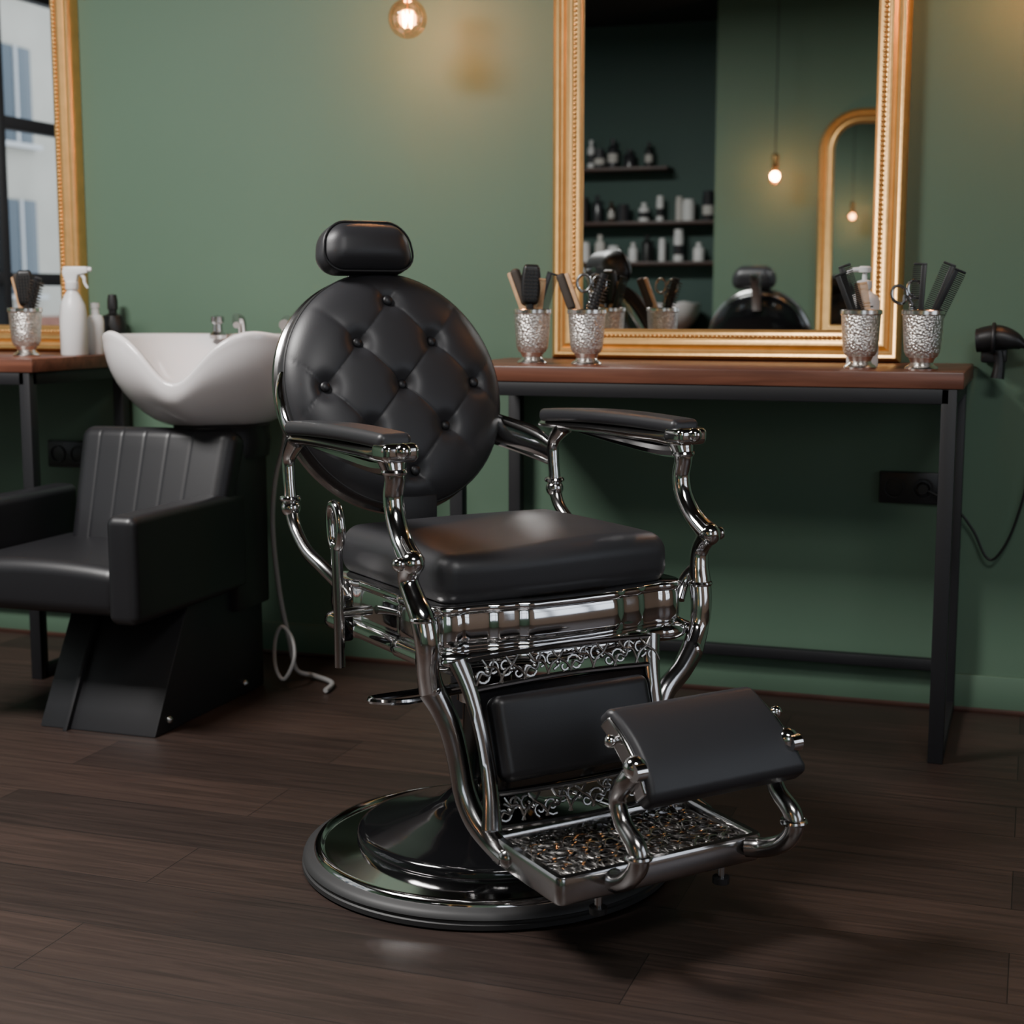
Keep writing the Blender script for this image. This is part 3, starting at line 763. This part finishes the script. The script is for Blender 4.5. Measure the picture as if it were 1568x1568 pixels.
# ---------------------------------------------------------------- pendants
def pendant(name,x,y,z,r=.049,power=9,globe=True):
    e=empty(name,TR(x,y,z)); m=Mesh()
    if globe: pr=[(0,-r)]+[(r*math.sin(pi*i/24),-r*math.cos(pi*i/24)) for i in range(1,21)]+[(.017,r*1.02),(.015,r*1.2)]
    else: pr=[(0,-.05)]+[(.034*math.sin(pi*i/20),-.016-.034*math.cos(pi*i/20)) for i in range(1,11)]+[(.033,-.005),(.026,.02),(.016,.04),(.014,.055)]
    m.add(lathe(pr,32),BULBG); m.obj('bulb_glass',e)
    m=Mesh(); zt=pr[-1][1]
    m.add(lathe([(.015,zt-.008),(.018,zt-.004),(.018,zt+.03),(.021,zt+.032),(.021,zt+.055),(.012,zt+.066),(.004,zt+.07),(0,zt+.07)],24),BRASS)
    m.obj('socket',e)
    m=Mesh(); m.add(cyl((0,0,zt+.065),(0,0,ZC-z-.02),.003,None,8),CORDM); m.add(lathe([(0,ZC-z-.03),(.045,ZC-z-.025),(.05,ZC-z),(0,ZC-z)],24),METALBLK); m.obj('cord',e)
    m=Mesh()
    P=[]
    for i in range(8): P.append((.011*math.cos(i*pi/4+.3),.011*math.sin(i*pi/4+.3),(-.020 if i%2 else .016)))
    m.add(tube(P,.0034,6,3,closed=True),FILAMENT); m.add(cyl((0,0,.022),(0,0,zt),.003,None,8),BRASS); m.obj('filament',e)
    L=bpy.data.lights.new(name+'_light','POINT'); L.energy=power; L.color=(1,.40,.15); L.shadow_soft_size=.024
    lo=bpy.data.objects.new('glow_light',L); bpy.context.scene.collection.objects.link(lo); lo.parent=e
pendant('pendant_bulb',-1.538,-.22,1.722,power=8.5)
pendant('pendant_bulb.001',-.01,-.22,1.78,power=8.5)
pendant('pendant_bulb.002',-1.40,-4.66,1.69,globe=False,power=8)

# ---------------------------------------------------------------- back shelves seen in the mirror
random.seed(11)
DB=mat('dark_bottle',(.03,.03,.035),.2); 
for i,(z,x0,x1) in enumerate(((1.83,-3.4,-2.18),(1.50,-3.4,-1.84),(1.255,-3.4,-1.84))):
    e=empty('display_shelf' if i==0 else 'display_shelf.%03d'%i,TR(0,YB+.001,z))
    Mesh().add(box((x0+x1)/2,.09,-.012,(x1-x0)/2,.089,.012,.003),SHELFW).obj('shelf_board',e)
    m=Mesh(); x=x0+.08
    while x<x1-.06:
        r=random.uniform(.022,.04); h=random.uniform(.10,.2)
        c=random.choice([WHITEP,DB,BLKP,AMBERB,DB,LABEL]) if i>0 else random.choice([DB,BLKP,DB,WHITEP])
        if i==2 and random.random()<.75: c=WHITEP
        T=TR(x,.09+random.uniform(-.03,.03),0)
        m.add(lathe([(0,0),(r,0),(r,h*.65),(r*.8,h*.75),(r*.4,h*.8),(r*.4,h*.86),(r*.5,h*.86),(r*.5,h),(0,h)] if random.random()<.5 else [(0,0),(r,0),(r,h*.78),(r*.9,h*.8),(r*.9,h*.97),(0,h)],18),c,T)
        if random.random()<.4: m.add(lathe([(r*1.01,h*.2),(r*1.01,h*.5)],18),LABEL if c is not WHITEP else DB,T)
        x+=r*2+random.uniform(.012,.07)
    m.obj('product_bottles',e)
e=empty('sink_cabinet',TR(-2.50,YB+.27,0))
m=Mesh(); m.add(box(0,0,.40,.6,.25,.40,.006),METALBLK); m.add(box(0,0,.815,.62,.26,.015,.004),WALNUT); m.obj('cabinet',e)
m=Mesh(); basin(m,TR(.34,0,.829-.75*.70)@RZ(180)@SC(.80,.80,.75),.265,.272,.70,.93); m.obj('sink_bowl',e,sharp=70)

# ---------------------------------------------------------------- unseen area lights added at the ceiling, in panel frames
def panel(name,x,y,sx,sy,P,col=(1,.95,.9)):
    e=empty(name,TR(x,y,ZC-.001))
    m=Mesh(); m.add(sweep(rrect(sx/2+.02,sy/2+.02,0),[(0,0),(0,-.03),(.02,-.03),(.02,-.006)]),METALBLK); m.obj('housing',e)
    L=bpy.data.lights.new(name+'_lamp','AREA'); L.shape='RECTANGLE'; L.size=sx; L.size_y=sy; L.energy=P; L.color=col
    lo=bpy.data.objects.new('area_lamp',L); bpy.context.scene.collection.objects.link(lo); lo.parent=e; lo.location=(0,0,-.02)
panel('unseen_ceiling_light',-2.5,-2.2,1.0,.6,175,(1,.97,.94))  # key light placed from the table shadow's direction; its panel fixture is added
panel('unseen_ceiling_light.001',.5,-3.1,1.0,.6,48,(.98,.97,.95))  # unseen fill light, added to lift the floor and chair front

# world
W=bpy.data.worlds.new('World'); bpy.context.scene.world=W; W.use_nodes=True
bg=W.node_tree.nodes['Background']; bg.inputs[0].default_value=(.80,.88,1,1); bg.inputs[1].default_value=2.4

# camera
cam=bpy.data.cameras.new('cam'); co=bpy.data.objects.new('camera',cam); bpy.context.scene.collection.objects.link(co)
cam.sensor_width=36; cam.lens=53.7; co.location=(0,-3.9,1.02); co.rotation_euler=(math.radians(90-7.9),0,math.radians(18.9))
cam.dof.use_dof=True; cam.dof.focus_distance=2.65; cam.dof.aperture_fstop=4.5; cam.clip_start=.05
bpy.context.scene.camera=co
